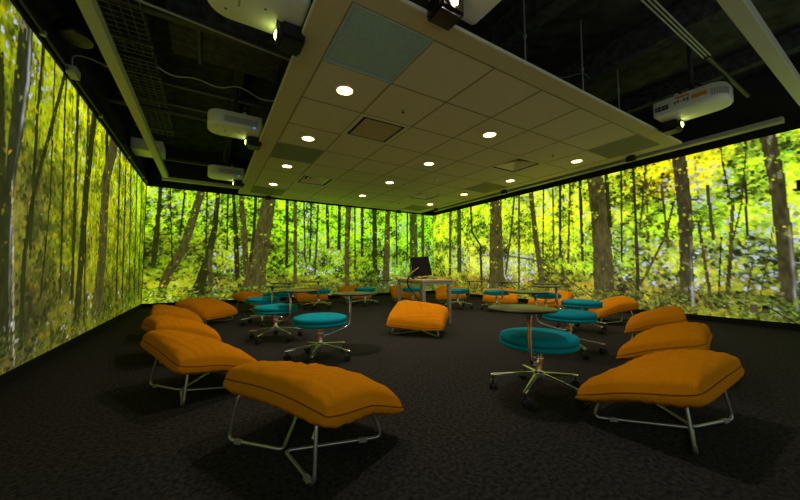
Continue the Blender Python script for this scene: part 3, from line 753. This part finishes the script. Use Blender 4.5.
# ================================================================== PROJECTORS
def projector(loc, rz, sy, label, ident, warm=False, drop=0.0, labels=False):
    """long axis X, lens block at +X under the side sy, glass looking towards -X"""
    t = thing('projector', label, 'projector', loc, rz, 'white ceiling projectors')
    Lx, Ly, Hh = 0.66, 0.46, 0.19
    # body: rounded plan, strongly rounded at the -X end
    plan = []
    rB, rS = 0.16, 0.035
    def arc(cx, cy, r, a0, a1, n=8):
        for k in range(n + 1):
            a = R(a0 + (a1 - a0) * k / n); plan.append((cx + r * math.cos(a), cy + r * math.sin(a)))
    arc(Lx / 2 - rS, Ly / 2 - rS, rS, 0, 90); arc(-Lx / 2 + rB, Ly / 2 - rB, rB, 90, 180); arc(-Lx / 2 + rB, -Ly / 2 + rB, rB, 180, 270); arc(Lx / 2 - rS, -Ly / 2 + rS, rS, 270, 360)
    bm = bmesh.new(); rings = []
    for (z, s_) in ((0.0, 0.93), (0.004, 0.965), (0.018, 0.995), (0.035, 1.0), (Hh - 0.02, 1.0), (Hh - 0.004, 0.985), (Hh, 0.95)):
        rings.append([bm.verts.new((x * s_ + 0.0, y * s_, z)) for x, y in plan])
    for a, b in zip(rings, rings[1:]):
        for q in range(len(plan)): bm.faces.new((a[q], a[(q + 1) % len(plan)], b[(q + 1) % len(plan)], b[q]))
    bm.faces.new(rings[0][::-1]); bm.faces.new(rings[-1])
    body = obj('body', bm, M['white'], t, angle=35)
    near = -sy
    if labels:
        obj('vent_grille', B((-0.10 + 0.33, near * (Ly / 2 + 0.001), 0.085), (0.13, 0.006, 0.055)), M['pdark'], body, smooth=False)
        bm = bmesh.new()
        for k in range(3): bx(bm, (0.19 + 0.042 * k, near * (Ly / 2 + 0.005), 0.085), (0.006, 0.006, 0.055))
        bx(bm, (0.23, near * (Ly / 2 + 0.005), 0.085), (0.13, 0.006, 0.005))
        obj('grille_bars', bm, M['pgrille'], body, smooth=False)
        obj('sticker', B((-0.12, near * (Ly / 2 + 0.002), 0.10), (0.13, 0.004, 0.046)), M['yellow'], body, smooth=False)
        obj('sticker', B((0.03, near * (Ly / 2 + 0.002), 0.15), (0.13, 0.004, 0.022)), M['yellow'], body, smooth=False)
        bm = bmesh.new()
        for k in range(5): bx(bm, (0.10 - 0.030 * k, near * (Ly / 2 + 0.002), 0.095 + 0.006 * (k % 2)), (0.018, 0.004, 0.036 if k != 2 else 0.010))
        obj('printed_mark', bm, M['greymark'], body, smooth=False)
        bm = bmesh.new()
        for k in range(9):
            a = R(188 + 7.5 * k) if near < 0 else R(172 - 7.5 * k)
            cx, cy = -Lx / 2 + rB + (rB + 0.001) * math.cos(a), near * (Ly / 2 - rB) + (rB + 0.001) * math.sin(a)
            bx(bm, (cx, cy, 0.085), (0.012, 0.012, 0.075))
        obj('side_grille', bm, M['pgrille'], body, smooth=False)
    else:
        bm = bmesh.new()
        bx(bm, (0.06, near * (Ly / 2 + 0.001), 0.08), (0.40, 0.006, 0.085))
        for k in range(14): bx(bm, (-0.13 + 0.029 * k, near * (Ly / 2 + 0.004), 0.08), (0.006, 0.006, 0.08))
        obj('vent_grille', bm, M['pgrille'], body, smooth=False)
        obj('indicator', B((0.22, near * (Ly / 2 + 0.002), 0.022), (0.03, 0.004, 0.012)), M['bluelamp'], body, smooth=False)
        obj('sticker', B((0.15, 0.06 * sy, 0.001), (0.018, 0.05, 0.002)), M['yellow'], body, smooth=False)
        bm = bmesh.new()
        for k in range(4): bx(bm, (-0.12, -0.02 + 0.022 * k, 0.0005), (0.016, 0.012, 0.002))
        obj('printed_mark', bm, M['greymark'], body, smooth=False)
        for p in ((-0.22, near * 0.1), (-0.2, -near * 0.12), (0.05, near * 0.02)):
            bm = bmesh.new(); lathe(bm, [(0, -0.003), (0.009, -0.003), (0.011, 0.003)], 12, (p[0], p[1], 0))
            obj('foot_socket', bm, M['greymark'], body)
    bm = bmesh.new()
    for z in (Hh, Hh + 0.022): lathe(bm, [(0.0, 0.03), (0.02, 0.028), (0.03, 0.0)], 14, (0.1, near * 0.16, z - 0.005))
    obj('top_bump', bm, M['white'], body)
    # lens block
    bm = bmesh.new(); bx(bm, (0.255, 0.115 * sy, -0.06), (0.19, 0.22, 0.14)); bmesh.ops.bevel(bm, geom=bm.edges[:], offset=0.022, segments=2, affect='EDGES')
    lb = obj('lens_block', bm, M['pdark'], t)
    bm = bmesh.new(); lathe(bm, [(0, 0.026), (0.026, 0.020), (0.042, 0.005), (0.045, 0)], 24, (0.158, 0.125 * sy, -0.06), Matrix.Rotation(R(-90), 3, 'Y'))
    obj('lens', bm, M['plens2'] if warm else M['plens'], lb)
    bm = bmesh.new(); lathe(bm, [(0.044, 0.0), (0.06, 0.0), (0.06, 0.014), (0.044, 0.014)], 24, (0.160, 0.125 * sy, -0.06), Matrix.Rotation(R(-90), 3, 'Y'))
    obj('lens_ring', bm, M['pdark'], lb)
    if warm:
        wl = bpy.data.lights.new('warm_lamp', 'SPOT'); wl.spot_size = R(168); wl.spot_blend = 0.5; wl.shadow_soft_size = 0.11; wl.energy = WARM; wl.color = (1.0, 0.86, 0.68)
        wo = bpy.data.objects.new('warm_lamp', wl); COL.objects.link(wo); wo.parent = t
        wo.location = (0.125, 0.125 * sy, -0.13)
    # mount
    bm = bmesh.new()
    bx(bm, (0, 0, Hh + 0.03), (0.30, 0.20, 0.02)); bx(bm, (-0.12, 0, Hh + 0.012), (0.03, 0.03, 0.04)); bx(bm, (0.12, 0, Hh + 0.012), (0.03, 0.03, 0.04))
    bx(bm, (-0.10, 0, Hh + 0.075), (0.02, 0.5, 0.03)); bx(bm, (0.10, 0, Hh + 0.075), (0.02, 0.5, 0.03))
    tube(bm, [(0, 0, Hh + 0.03), (0, 0, ZTOP - loc[2])], 0.025, 12)
    obj('mount', bm, M['dsteel'], t)
    return t
projector((0.255, 2.42, 2.70), 0, 1, 'white projector hung on the left, nearest and partly out of the picture', 1)
projector((0.265, 4.86, 2.70), 0, 1, 'white projector hung on the left, middle of the row of three', 2)
projector((0.265, 7.44, 2.70), 0, 1, 'white projector hung on the left, farthest and smallest of the row', 3)
projector((1.525, 1.44, 2.72), PI / 2, 1, 'projector at the top edge of the picture with a dazzling orange-lit lens', 4, warm=True)
projector((5.01, 1.37, 2.70), PI / 2, -1, 'white projector on the right with two yellow stickers on its side', 5, labels=True)

# ================================================================== ORANGE OTTOMANS
def cushion_parts(seed, off=(0, 0), twist=0.0):
    rg = random.Random(seed)
    A_, B_ = 0.362, 0.262
    N = 56
    ph = [rg.uniform(0, 6.28) for _ in range(8)]
    du, dv = rg.uniform(-.15, .15), rg.uniform(-.25, .05)
    edge_z = [rg.uniform(-0.012, 0.012) for _ in range(4)]
    def outline(u, v):
        cu = 1 - 0.035 * (1 - v * v) - 0.075 * (abs(u * v) ** 4)
        cv = 1 - 0.05 * (1 - u * u) - 0.05 * (abs(u * v) ** 5)
        x = A_ * u * cu; y = B_ * v * cv
        z = 0.214 - 0.088 * v + 0.006 * math.cos(PI * v) + 0.010 * math.sin(2.0 * u + ph[0])
        z += edge_z[0] * u * v + edge_z[1] * u * u * v + edge_z[2] * u
        z -= twist * u * max(0.0, -v)
        return x + off[0], y + off[1], z
    def thick(u, v):
        return (max(0, 1 - abs(u) ** 3.4) * max(0, 1 - abs(v) ** 3.2)) ** 0.32
    def pt(u, v, top):
        x, y, z = outline(u, v); t = thick(u, v)
        rim = max(abs(u), abs(v))
        fold = math.sin(17 * u + 5 * v + ph[1]) * 0.0024 + math.sin(29 * v - 7 * u + ph[2]) * 0.0018 + 0.0035 * math.sin(34 * (u if abs(v) > abs(u) else v) + ph[7]) * max(0, rim - 0.6)
        radial = math.sin(9 * math.atan2(v - dv, u - du + 1e-6) + ph[3])
        d = math.hypot((u - du) * 1.3, v - dv)
        if top:
            h_ = 0.110 * t + 0.008 * (1 - u * u) * (1 - v * v)
            h_ -= 0.028 * math.exp(-(d / 0.17) ** 2)
            h_ += 0.0075 * radial * math.exp(-((d - 0.28) / 0.22) ** 2)
            h_ += fold * t * (0.6 + rim)
            h_ += 0.010 * math.sin(2.4 * u + ph[4]) * math.sin(2.2 * v + ph[5]) * t
            return (x, y, z + h_)
        h_ = (0.060 + 0.030 * max(0, -v)) * t + 0.0055 * math.sin(30 * (u if abs(v) > abs(u) else v) + ph[6]) * t * rim
        # lower skin swells outwards a little past the seam
        sw = 0.018 * math.sin(min(1, t) * PI) * 1.0
        return (x + sw * (u if abs(u) > .7 else 0), y + sw * (v if abs(v) > .7 else 0), z - h_)
    # warp the grid so rows crowd at the rim
    def g(k):
        s = -1 + 2 * k / N
        return math.sin(s * PI / 2) * 0.55 + s * 0.45
    bm = bmesh.new()
    T = [[bm.verts.new(pt(g(i), g(j), True)) for j in range(N + 1)] for i in range(N + 1)]
    Bo = [[T[i][j] if i in (0, N) or j in (0, N) else bm.verts.new(pt(g(i), g(j), False)) for j in range(N + 1)] for i in range(N + 1)]
    for i in range(N):
        for j in range(N):
            bm.faces.new((T[i][j], T[i + 1][j], T[i + 1][j + 1], T[i][j + 1]))
            f = (Bo[i][j], Bo[i][j + 1], Bo[i + 1][j + 1], Bo[i + 1][j])
            bm.faces.new(f)
    cm = bm
    ring = [T[i][0].co.copy() for i in range(N)] + [T[N][j].co.copy() for j in range(N)] + [T[i][N].co.copy() for i in range(N, 0, -1)] + [T[0][j].co.copy() for j in range(N, 0, -1)]
    pm = bmesh.new(); tube(pm, ring[::2], 0.0032, 6, closed=True)
    return cm, pm

def ottoman(loc, rz, seed, label, off=(0, 0), twist=0.0):
    t = thing('ottoman', label, 'ottoman', loc, rz, 'orange cushion ottomans in a wide ring')
    cm, pm = cushion_parts(seed, off, twist)
    c = obj('cushion', cm, M['orange'], t, angle=180)
    obj('piping', pm, M['seam'], c, angle=180)
    for sx in (-1, 1):
        bm = bmesh.new()
        P = [(sx * 0.262, -0.172, 0.222), (sx * 0.292, -0.207, 0.0085), (sx * 0.006, -0.12, 0.0085), (sx * 0.292, 0.207, 0.0085), (sx * 0.262, 0.178, 0.118)]
        tube(bm, smooth_path(P, 0.035, True), 0.0078, 10, closed=True)
        fr = obj('frame_loop', bm, M['rod'], t, angle=180)
        for y in (-0.190, 0.136):
            bm = bmesh.new(); bx(bm, (sx * 0.235, y, 0.0085), (0.036, 0.018, 0.0165), Matrix.Rotation(math.atan2(y + 0.12, sx * 0.235), 3, 'Z'))
            obj('glide', bm, M['glide'], fr, smooth=False)
    bm = bmesh.new()
    tube(bm, [(-0.262, -0.172, 0.222), (0.262, -0.172, 0.222)], 0.0065, 8)
    tube(bm, [(-0.262, 0.178, 0.118), (0.262, 0.178, 0.118)], 0.0065, 8)
    obj('cross_bars', bm, M['rod'], t)
    return t

def face(v):                   # rotation that turns the low edge (+Y) towards direction v
    return math.atan2(v[1], v[0]) - PI / 2
OTT = [  # x, y, direction the low edge faces, label
 (0.415, 1.55, (0.90, 0.43), 'orange cushion ottoman on bent steel rods, largest one at the front left'),
 (-0.02, 2.62, (0.926, 0.376), 'orange ottoman second from the front in the left row, tucked behind the largest'),
 (-0.20, 3.68, (0.95, 0.25), 'orange ottoman third from the front in the left row'),
 (-0.30, 4.75, (0.93, 0.1), 'orange ottoman fourth from the front in the left row'),
 (0.02, 5.62, (0.75, -0.6), 'orange ottoman fifth in the left row, turned cornerwise, nearest the left room corner'),
 (0.82, 6.90, (0.75, -0.66), 'orange ottoman against the far wall behind the left teal stools, under the thickest trunk'),
 (2.02, 7.35, (0.1, -1.0), 'orange ottoman by the far wall, directly behind the teal stool left of centre'),
 (3.10, 7.30, (0.0, -1.0), 'orange ottoman by the far wall partly hidden by a teal seat, left of the desk'),
 (4.22, 6.75, (-0.35, -0.93), 'orange ottoman by the far wall seen between the left desk legs'),
 (4.98, 5.92, (-0.60, -0.8), 'orange ottoman by the far corner seen beside the right desk leg'),
 (2.28, 3.33, (-0.74, -0.67), 'orange ottoman standing alone in the middle of the carpet in front of the desk'),
 (5.42, 4.80, (-0.75, -0.65), 'orange ottoman by the right wall behind the teal stool left of the round near tablet'),
 (5.62, 3.75, (-0.95, -0.25), 'orange ottoman by the right wall half hidden behind two teal stools'),
 (5.25, 2.50, (-0.62, 0.78), 'orange ottoman fourth from the front in the right row, with a raised right tip'),
 (4.28, 1.60, (-0.34, 0.94), 'orange ottoman third from the front in the right row, slim in view'),
 (3.10, 1.10, (-0.22, 0.97), 'orange ottoman second from the front in the right row'),
 (2.085, 0.765, (-0.03, 1.0), 'orange cushion ottoman on bent steel rods, largest one at the front right'),
]
for k, (x, y, v, lab) in enumerate(OTT):
    o = ottoman((x, y, 0), face(v), 100 + k, lab, {0: (0.025, 0.03), 16: (-0.035, 0.0)}.get(k, (0, 0)), {0: 0.032, 1: 0.02}.get(k, 0.0))
    if k in (0, 16):
        bm = bmesh.new()
        for q in ((0, 1) if k == 16 else (0,)):
            x0 = -0.05 + 0.06 * q if k == 16 else 0.24
            y0 = -0.12 if k == 16 else -0.15
            a = [bm.verts.new(p) for p in ((x0, y0, 0.20), (x0 + 0.004, y0, 0.20), (x0 + 0.016, y0 - 0.01, 0.135), (x0 - 0.016, y0 - 0.01, 0.14))]
            bm.faces.new(a)
        tg = obj('cloth_tag', bm, M['tag'], o, smooth=False)
        so = tg.modifiers.new('thickness', 'SOLIDIFY'); so.thickness = 0.002

# ================================================================== TEAL STOOLS WITH SWIVELLING TABLETS
def make_stool(label):
    t = thing('stool', label, 'stool', (0, 0, 0), 0, 'teal round stools on castors with side tablets')
    bm = bmesh.new()
    lathe(bm, [(0, 0.300), (0.19, 0.300), (0.222, 0.303), (0.238, 0.312), (0.241, 0.322), (0.236, 0.331), (0.226, 0.335), (0.222, 0.337), (0.229, 0.340), (0.236, 0.348), (0.237, 0.362), (0.230, 0.374), (0.205, 0.383), (0.15, 0.388), (0.08, 0.390), (0, 0.391)], 56)
    s = obj('seat', bm, M['teal'], t, angle=180)
    bm = bmesh.new(); tube(bm, [(0.226 * math.cos(a * PI / 24), 0.226 * math.sin(a * PI / 24), 0.336) for a in range(48)], 0.003, 6, closed=True)
    obj('seat_piping', bm, M['tealseam'], s, angle=180)
    bm = bmesh.new(); lathe(bm, [(0, 0.296), (0.075, 0.296), (0.09, 0.300), (0.09, 0.304), (0, 0.304)], 28); obj('seat_plate', bm, M['rubber'], t)
    bm = bmesh.new(); lathe(bm, [(0, 0.095), (0.030, 0.095), (0.036, 0.105), (0.036, 0.135), (0.024, 0.142), (0.021, 0.150), (0.021, 0.215), (0.026, 0.217), (0.026, 0.245), (0.018, 0.248), (0.018, 0.298), (0, 0.298)], 24)
    obj('column', bm, M['chrome'], t)
    for k in range(5):
        a = 2 * PI * k / 5
        rot = Matrix.Rotation(a, 3, 'Z')
        bm = bmesh.new()
        secs = []
        for (r, w, zt, zb) in ((0.028, 0.020, 0.134, 0.104), (0.10, 0.015, 0.125, 0.104), (0.20, 0.012, 0.110, 0.094), (0.285, 0.011, 0.097, 0.084), (0.300, 0.008, 0.094, 0.085)):
            secs.append([bm.verts.new(rot @ Vector(p)) for p in ((r, -w, zb), (r, w, zb), (r, w, zt - 0.004), (r, w * 0.5, zt), (r, -w * 0.5, zt), (r, -w, zt - 0.004))])
        for p, q in zip(secs, secs[1:]):
            for j in range(6): bm.faces.new((p[j], p[(j + 1) % 6], q[(j + 1) % 6], q[j]))
        bm.faces.new(secs[0][::-1]); bm.faces.new(secs[-1])
        leg = obj('leg', bm, M['chrome'], t, angle=50)
        bm = bmesh.new()
        c = rot @ Vector((0.285, 0, 0))
        tw = Matrix.Rotation(a + 0.9 + 0.7 * k, 3, 'Z')
        for sgn in (-1, 1):
            wrot = tw @ Matrix.Rotation(PI / 2, 3, 'X')
            off = tw @ Vector((0.012, sgn * 0.014, 0.029))
            lathe(bm, [(0, -0.008), (0.020, -0.009), (0.027, -0.007), (0.029, -0.003), (0.029, 0.003), (0.027, 0.007), (0.020, 0.009), (0, 0.008)], 20, c + off, wrot)
        bx(bm, c + tw @ Vector((0.006, 0, 0.044)), (0.040, 0.016, 0.026), tw)
        tube(bm, [c + Vector((0, 0, 0.04)), c + Vector((0, 0, 0.09))], 0.006, 8)
        obj('castor', bm, M['rubber'], leg)
    return t
def add_tablet(t, aang, oang, off=0.13):
    """tablet arm swinging out at angle aang (world), tablet centre shifted towards oang; t is unrotated in z for these"""
    ca, sa = math.cos(aang), math.sin(aang)
    P = [(0.02 * ca, 0.02 * sa, 0.205), (0.10 * ca, 0.10 * sa, 0.210), (0.285 * ca, 0.285 * sa, 0.262), (0.295 * ca, 0.295 * sa, 0.330), (0.295 * ca, 0.295 * sa, 0.535)]
    bm = bmesh.new()
    pth = smooth_path(P, 0.075, seg=8)
    tube(bm, pth, 0.0115, 12)
    lathe(bm, [(0, 0.195), (0.031, 0.195), (0.031, 0.226), (0, 0.226)], 20)
    lathe(bm, [(0.0115, 0.47), (0.014, 0.505), (0.022, 0.535), (0.034, 0.546), (0.0, 0.546)], 16, (0.295 * ca, 0.295 * sa, 0))
    obj('tablet_arm', bm, M['chrome'], t)
    px, py = 0.295 * ca + off * math.cos(oang), 0.295 * sa + off * math.sin(oang)
    bm = bmesh.new(); lathe(bm, [(0, 0.562), (0.196, 0.562), (0.199, 0.5605)], 56, (px, py, 0))
    tb = obj('tablet', bm, M['tab'], t)
    bm = bmesh.new(); lathe(bm, [(0.199, 0.5605), (0.202, 0.556), (0.199, 0.549), (0.185, 0.546), (0, 0.546)], 56, (px, py, 0))
    obj('edge_band', bm, M['tabedge'], tb)

STOOL = [ # x, y, base turn, arm angle, tablet offset angle, label
 (1.85, 1.33, 56, -153, 55, 'nearest teal round stool, right of centre, under a large olive tablet'),
 (3.03, 1.83, 20, 128, 70, 'teal round stool just behind the nearest one, beside the right ottoman row'),
 (4.20, 2.36, 40, 108, 110, 'teal round stool in front of the orange ottoman with the raised right tip'),
 (5.00, 3.42, 10, -115, 130, 'teal round stool whose tablet post hooks round the front of its seat'),
 (4.80, 4.33, 50, -118, -30, 'teal round stool with a tablet before the thick brown trunk right of the desk'),
 (4.42, 5.02, 25, -80, -20, 'teal round stool just right of the desk, its chrome feet in view'),
 (3.97, 6.03, 30, 60, 60, 'teal round stool seen between the legs of the desk'),
 (3.02, 6.52, 30, -31, -31, 'teal round stool left of the desk by the far wall'),
 (1.97, 6.50, 15, -110, 130, 'teal round stool at the far wall left of centre, in front of an orange ottoman'),
 (0.885, 2.86, 23, 5, 52, 'front left teal round stool, its olive tablet held out to the right'),
 (0.69, 3.93, 5, -70, 30, 'teal round stool just behind the front left one'),
 (0.715, 5.12, 45, -75, 20, 'teal round stool third back in the left row'),
 (1.08, 6.08, 20, -60, 150, 'teal round stool farthest back on the left, mostly hidden behind two seats'),
]
proto = make_stool('teal round stool')
for k, (x, y, base, aa, oa, lab) in enumerate(STOOL):
    if k == 0:
        o = proto; o.location = (x, y, 0); o.rotation_euler.z = R(base); o['label'] = lab
    else:
        o = proto.copy(); COL.objects.link(o); o.location = (x, y, 0); o.rotation_euler = (0, 0, R(base)); o['label'] = lab
        for ch in base_parts:
            c = ch.copy(); COL.objects.link(c); c.parent = o
            for g_ in list(ch.children):
                d = g_.copy(); COL.objects.link(d); d.parent = c
    if k == 0: base_parts = list(proto.children)
    add_tablet(o, R(aa - base), R(oa - base))

# ================================================================== THE DESK AND WHAT STANDS ON IT
HD = 0.65
dx, dy = Vector((0.995, -0.10, 0)), Vector((0.10, 0.995, 0))
DC = Vector((2.60, 3.68, 0)) + dx * 0.23 + dy * 0.42
dk = thing('desk', 'small standing desk with a pale beech top and four square aluminium legs', 'desk', DC, math.atan2(-0.10, 0.995))
obj('desk_top', B((0, 0, HD - 0.014), (0.50, 0.90, 0.028)), M['wood'], dk, bevel=0.003)
for sx in (-1, 1):
    for sy in (-1, 1):
        bm = B((sx * 0.215, sy * 0.41, (HD - 0.028) / 2), (0.045, 0.045, HD - 0.028))
        obj('leg', bm, M['alu'], dk, bevel=0.006)
bm = bmesh.new()
for sx in (-1, 1): bx(bm, (sx * 0.215, 0, HD - 0.05), (0.03, 0.78, 0.04))
for sy in (-1, 1): bx(bm, (0, sy * 0.41, HD - 0.05), (0.39, 0.03, 0.04))
obj('apron', bm, M['alu'], dk, smooth=False)
def on_desk(x, y): return DC + dx * x + dy * y
MN = Vector(on_desk(0.03, 0.02)); MN.z = HD
yaw = R(-31)
mo = thing('monitor', 'black flat monitor leaning back on the small desk', 'monitor', MN, yaw + R(8))
tilt = Matrix.Rotation(R(-22), 3, 'X') @ Matrix.Rotation(R(-6), 3, 'Y')
bm = bmesh.new(); bx(bm, (-0.035, 0.02, 0.195), (0.30, 0.018, 0.32), tilt); bmesh.ops.bevel(bm, geom=bm.edges[:], offset=0.004, segments=1, affect='EDGES')
obj('panel', bm, M['screenback'], mo)
bm = bmesh.new(); bx(bm, (0, 0.09, 0.006), (0.14, 0.14, 0.010)); tube(bm, [(0, 0.09, 0.01), (0, 0.05, 0.13)], 0.012, 8)
obj('stand', bm, M['screenback'], mo)
kb = Vector(on_desk(0.02, -0.14)); kb.z = HD
t = thing('keyboard_rest', 'low curved cream stand lying under the monitor on the desk', 'stand', kb, yaw)
bm = bmesh.new(); n = 16
for k in range(n):
    a0, a1 = -1 + 2 * k / n, -1 + 2 * (k + 1) / n
    def P_(a, y, up): return (0.13 * a, y, 0.008 + 0.030 * (1 - a * a) + up)
    v = [bm.verts.new(P_(a, y, up)) for a in (a0, a1) for y in (-0.05, 0.05) for up in (0, 0.010)]
    for f in ((0, 4, 6, 2), (1, 3, 7, 5), (0, 1, 5, 4), (2, 6, 7, 3), (0, 2, 3, 1), (4, 5, 7, 6)): bm.faces.new([v[q] for q in f])
bmesh.ops.remove_doubles(bm, verts=bm.verts[:], dist=0.0005)
obj('curved_top', bm, M['wood'], t)
obj('dark_base', B((0, 0, 0.004), (0.25, 0.09, 0.008)), M['pdark'], t, smooth=False)
# touch tablet on a bent arm at the left side
hd_ = Vector(on_desk(-0.20, -0.02)); hd_.z = HD
t = thing('tablet_holder', 'slim tilted wooden-edged tablet on a black bent arm clamped at the desk edge', 'tablet holder', hd_, yaw)
bm = bmesh.new(); bx(bm, (0.04, 0, 0.125), (0.165, 0.12, 0.010), Matrix.Rotation(R(-38), 3, 'Y')); obj('slate', bm, M['wood'], t, bevel=0.002)
bm = bmesh.new(); tube(bm, smooth_path([(0.03, 0, 0.115), (0.02, 0, 0.06), (-0.05, 0, 0.03), (-0.075, 0, -0.05), (-0.05, 0, -0.12), (-0.02, 0, -0.16)], 0.05), 0.013, 10); obj('bent_arm', bm, M['pdark'], t)
obj('clamp', B((0.02, 0, 0.03), (0.05, 0.04, 0.06)), M['pdark'], t, bevel=0.004)
pq = [Vector(hd_) + Vector(p) for p in ((0, 0, -0.16), (0.03, -0.05, -0.24), (0.10, -0.03, -0.34), (0.16, 0.0, -0.48), (0.20, 0.1, -0.642))]
pipe('power_cable', 'black cable hanging down from the tablet arm under the desk', pq, 0.006, M['rubber'], 'cable', rad=0.08)

# ================================================================== OUTLETS ON THE RIGHT WALL
for k, (yy, lab) in enumerate(((1.268, 'pale wall outlet low on the right projected forest, without a plug'), (1.158, 'pale wall outlet low on the right projected forest, with the black plug'))):
    t = thing('wall_outlet', lab, 'outlet', (XR - 0.002, yy, 0.247), 0, 'outlets low on the right wall')
    obj('plate', B((-0.004, 0, 0), (0.008, 0.070, 0.105)), M['plate'], t, bevel=0.002)
    bm = bmesh.new()
    for zz in (-0.024, 0.024): bx(bm, (-0.009, 0, zz), (0.003, 0.03, 0.028))
    obj('socket', bm, M['ventrim'], t, smooth=False)
t = thing('extension_cord', 'black power cord running from the wall outlet down along the right wall', 'power cord', (XR - 0.03, 1.158, 0.27))
obj('plug', B((0, 0, 0), (0.04, 0.04, 0.035)), M['rubber'], t, bevel=0.006)
bm = bmesh.new(); tube(bm, smooth_path([(0, 0, 0), (-0.02, -0.05, -0.01), (-0.02, -0.13, -0.08), (-0.02, -0.24, -0.16), (-0.03, -0.36, -0.25), (-0.06, -0.8, -0.263)], 0.06), 0.006, 8); obj('cord', bm, M['rubber'], t)
t = thing('wall_bracket', 'small black bracket with a white mark at the right edge of the right wall', 'bracket', (XR - 0.002, 0.76, 1.86))
bm = bmesh.new(); bx(bm, (-0.03, 0, 0), (0.06, 0.10, 0.14)); bx(bm, (-0.07, -0.02, 0.03), (0.05, 0.05, 0.05)); obj('bracket_body', bm, M['pdark'], t, bevel=0.006)
obj('white_mark', B((-0.062, 0.0, -0.02), (0.004, 0.03, 0.06)), M['white'], t, smooth=False)

# ================================================================== CAMERA, WORLD, VIEW
cam = bpy.data.cameras.new('camera'); co = bpy.data.objects.new('camera', cam); COL.objects.link(co)
cam.sensor_width = 36; cam.lens = 36 * 317.37 / 800; cam.clip_start = 0.02
yw, pt_, rl = 0.5433, 0.0602, -0.0026
F_ = Vector((math.sin(yw) * math.cos(pt_), math.cos(yw) * math.cos(pt_), math.sin(pt_)))
R_ = Vector((math.cos(yw), -math.sin(yw), 0)); U_ = R_.cross(F_)
R2 = R_ * math.cos(rl) + U_ * math.sin(rl); U2 = -R_ * math.sin(rl) + U_ * math.cos(rl)
co.matrix_world = Matrix(((R2.x, U2.x, -F_.x, 0), (R2.y, U2.y, -F_.y, 0), (R2.z, U2.z, -F_.z, 0.80), (0, 0, 0, 1)))
SC.camera = co
w = bpy.data.worlds.new('dim_room'); SC.world = w; w.use_nodes = True
w.node_tree.nodes['Background'].inputs['Color'].default_value = (0.0, 0.0, 0.0, 1)
SC.view_settings.view_transform = 'Standard'
SC.view_settings.look = 'None'
SC.view_settings.gamma = 1
SC.view_settings.use_curve_mapping = False
SC.view_settings.exposure = 0.0
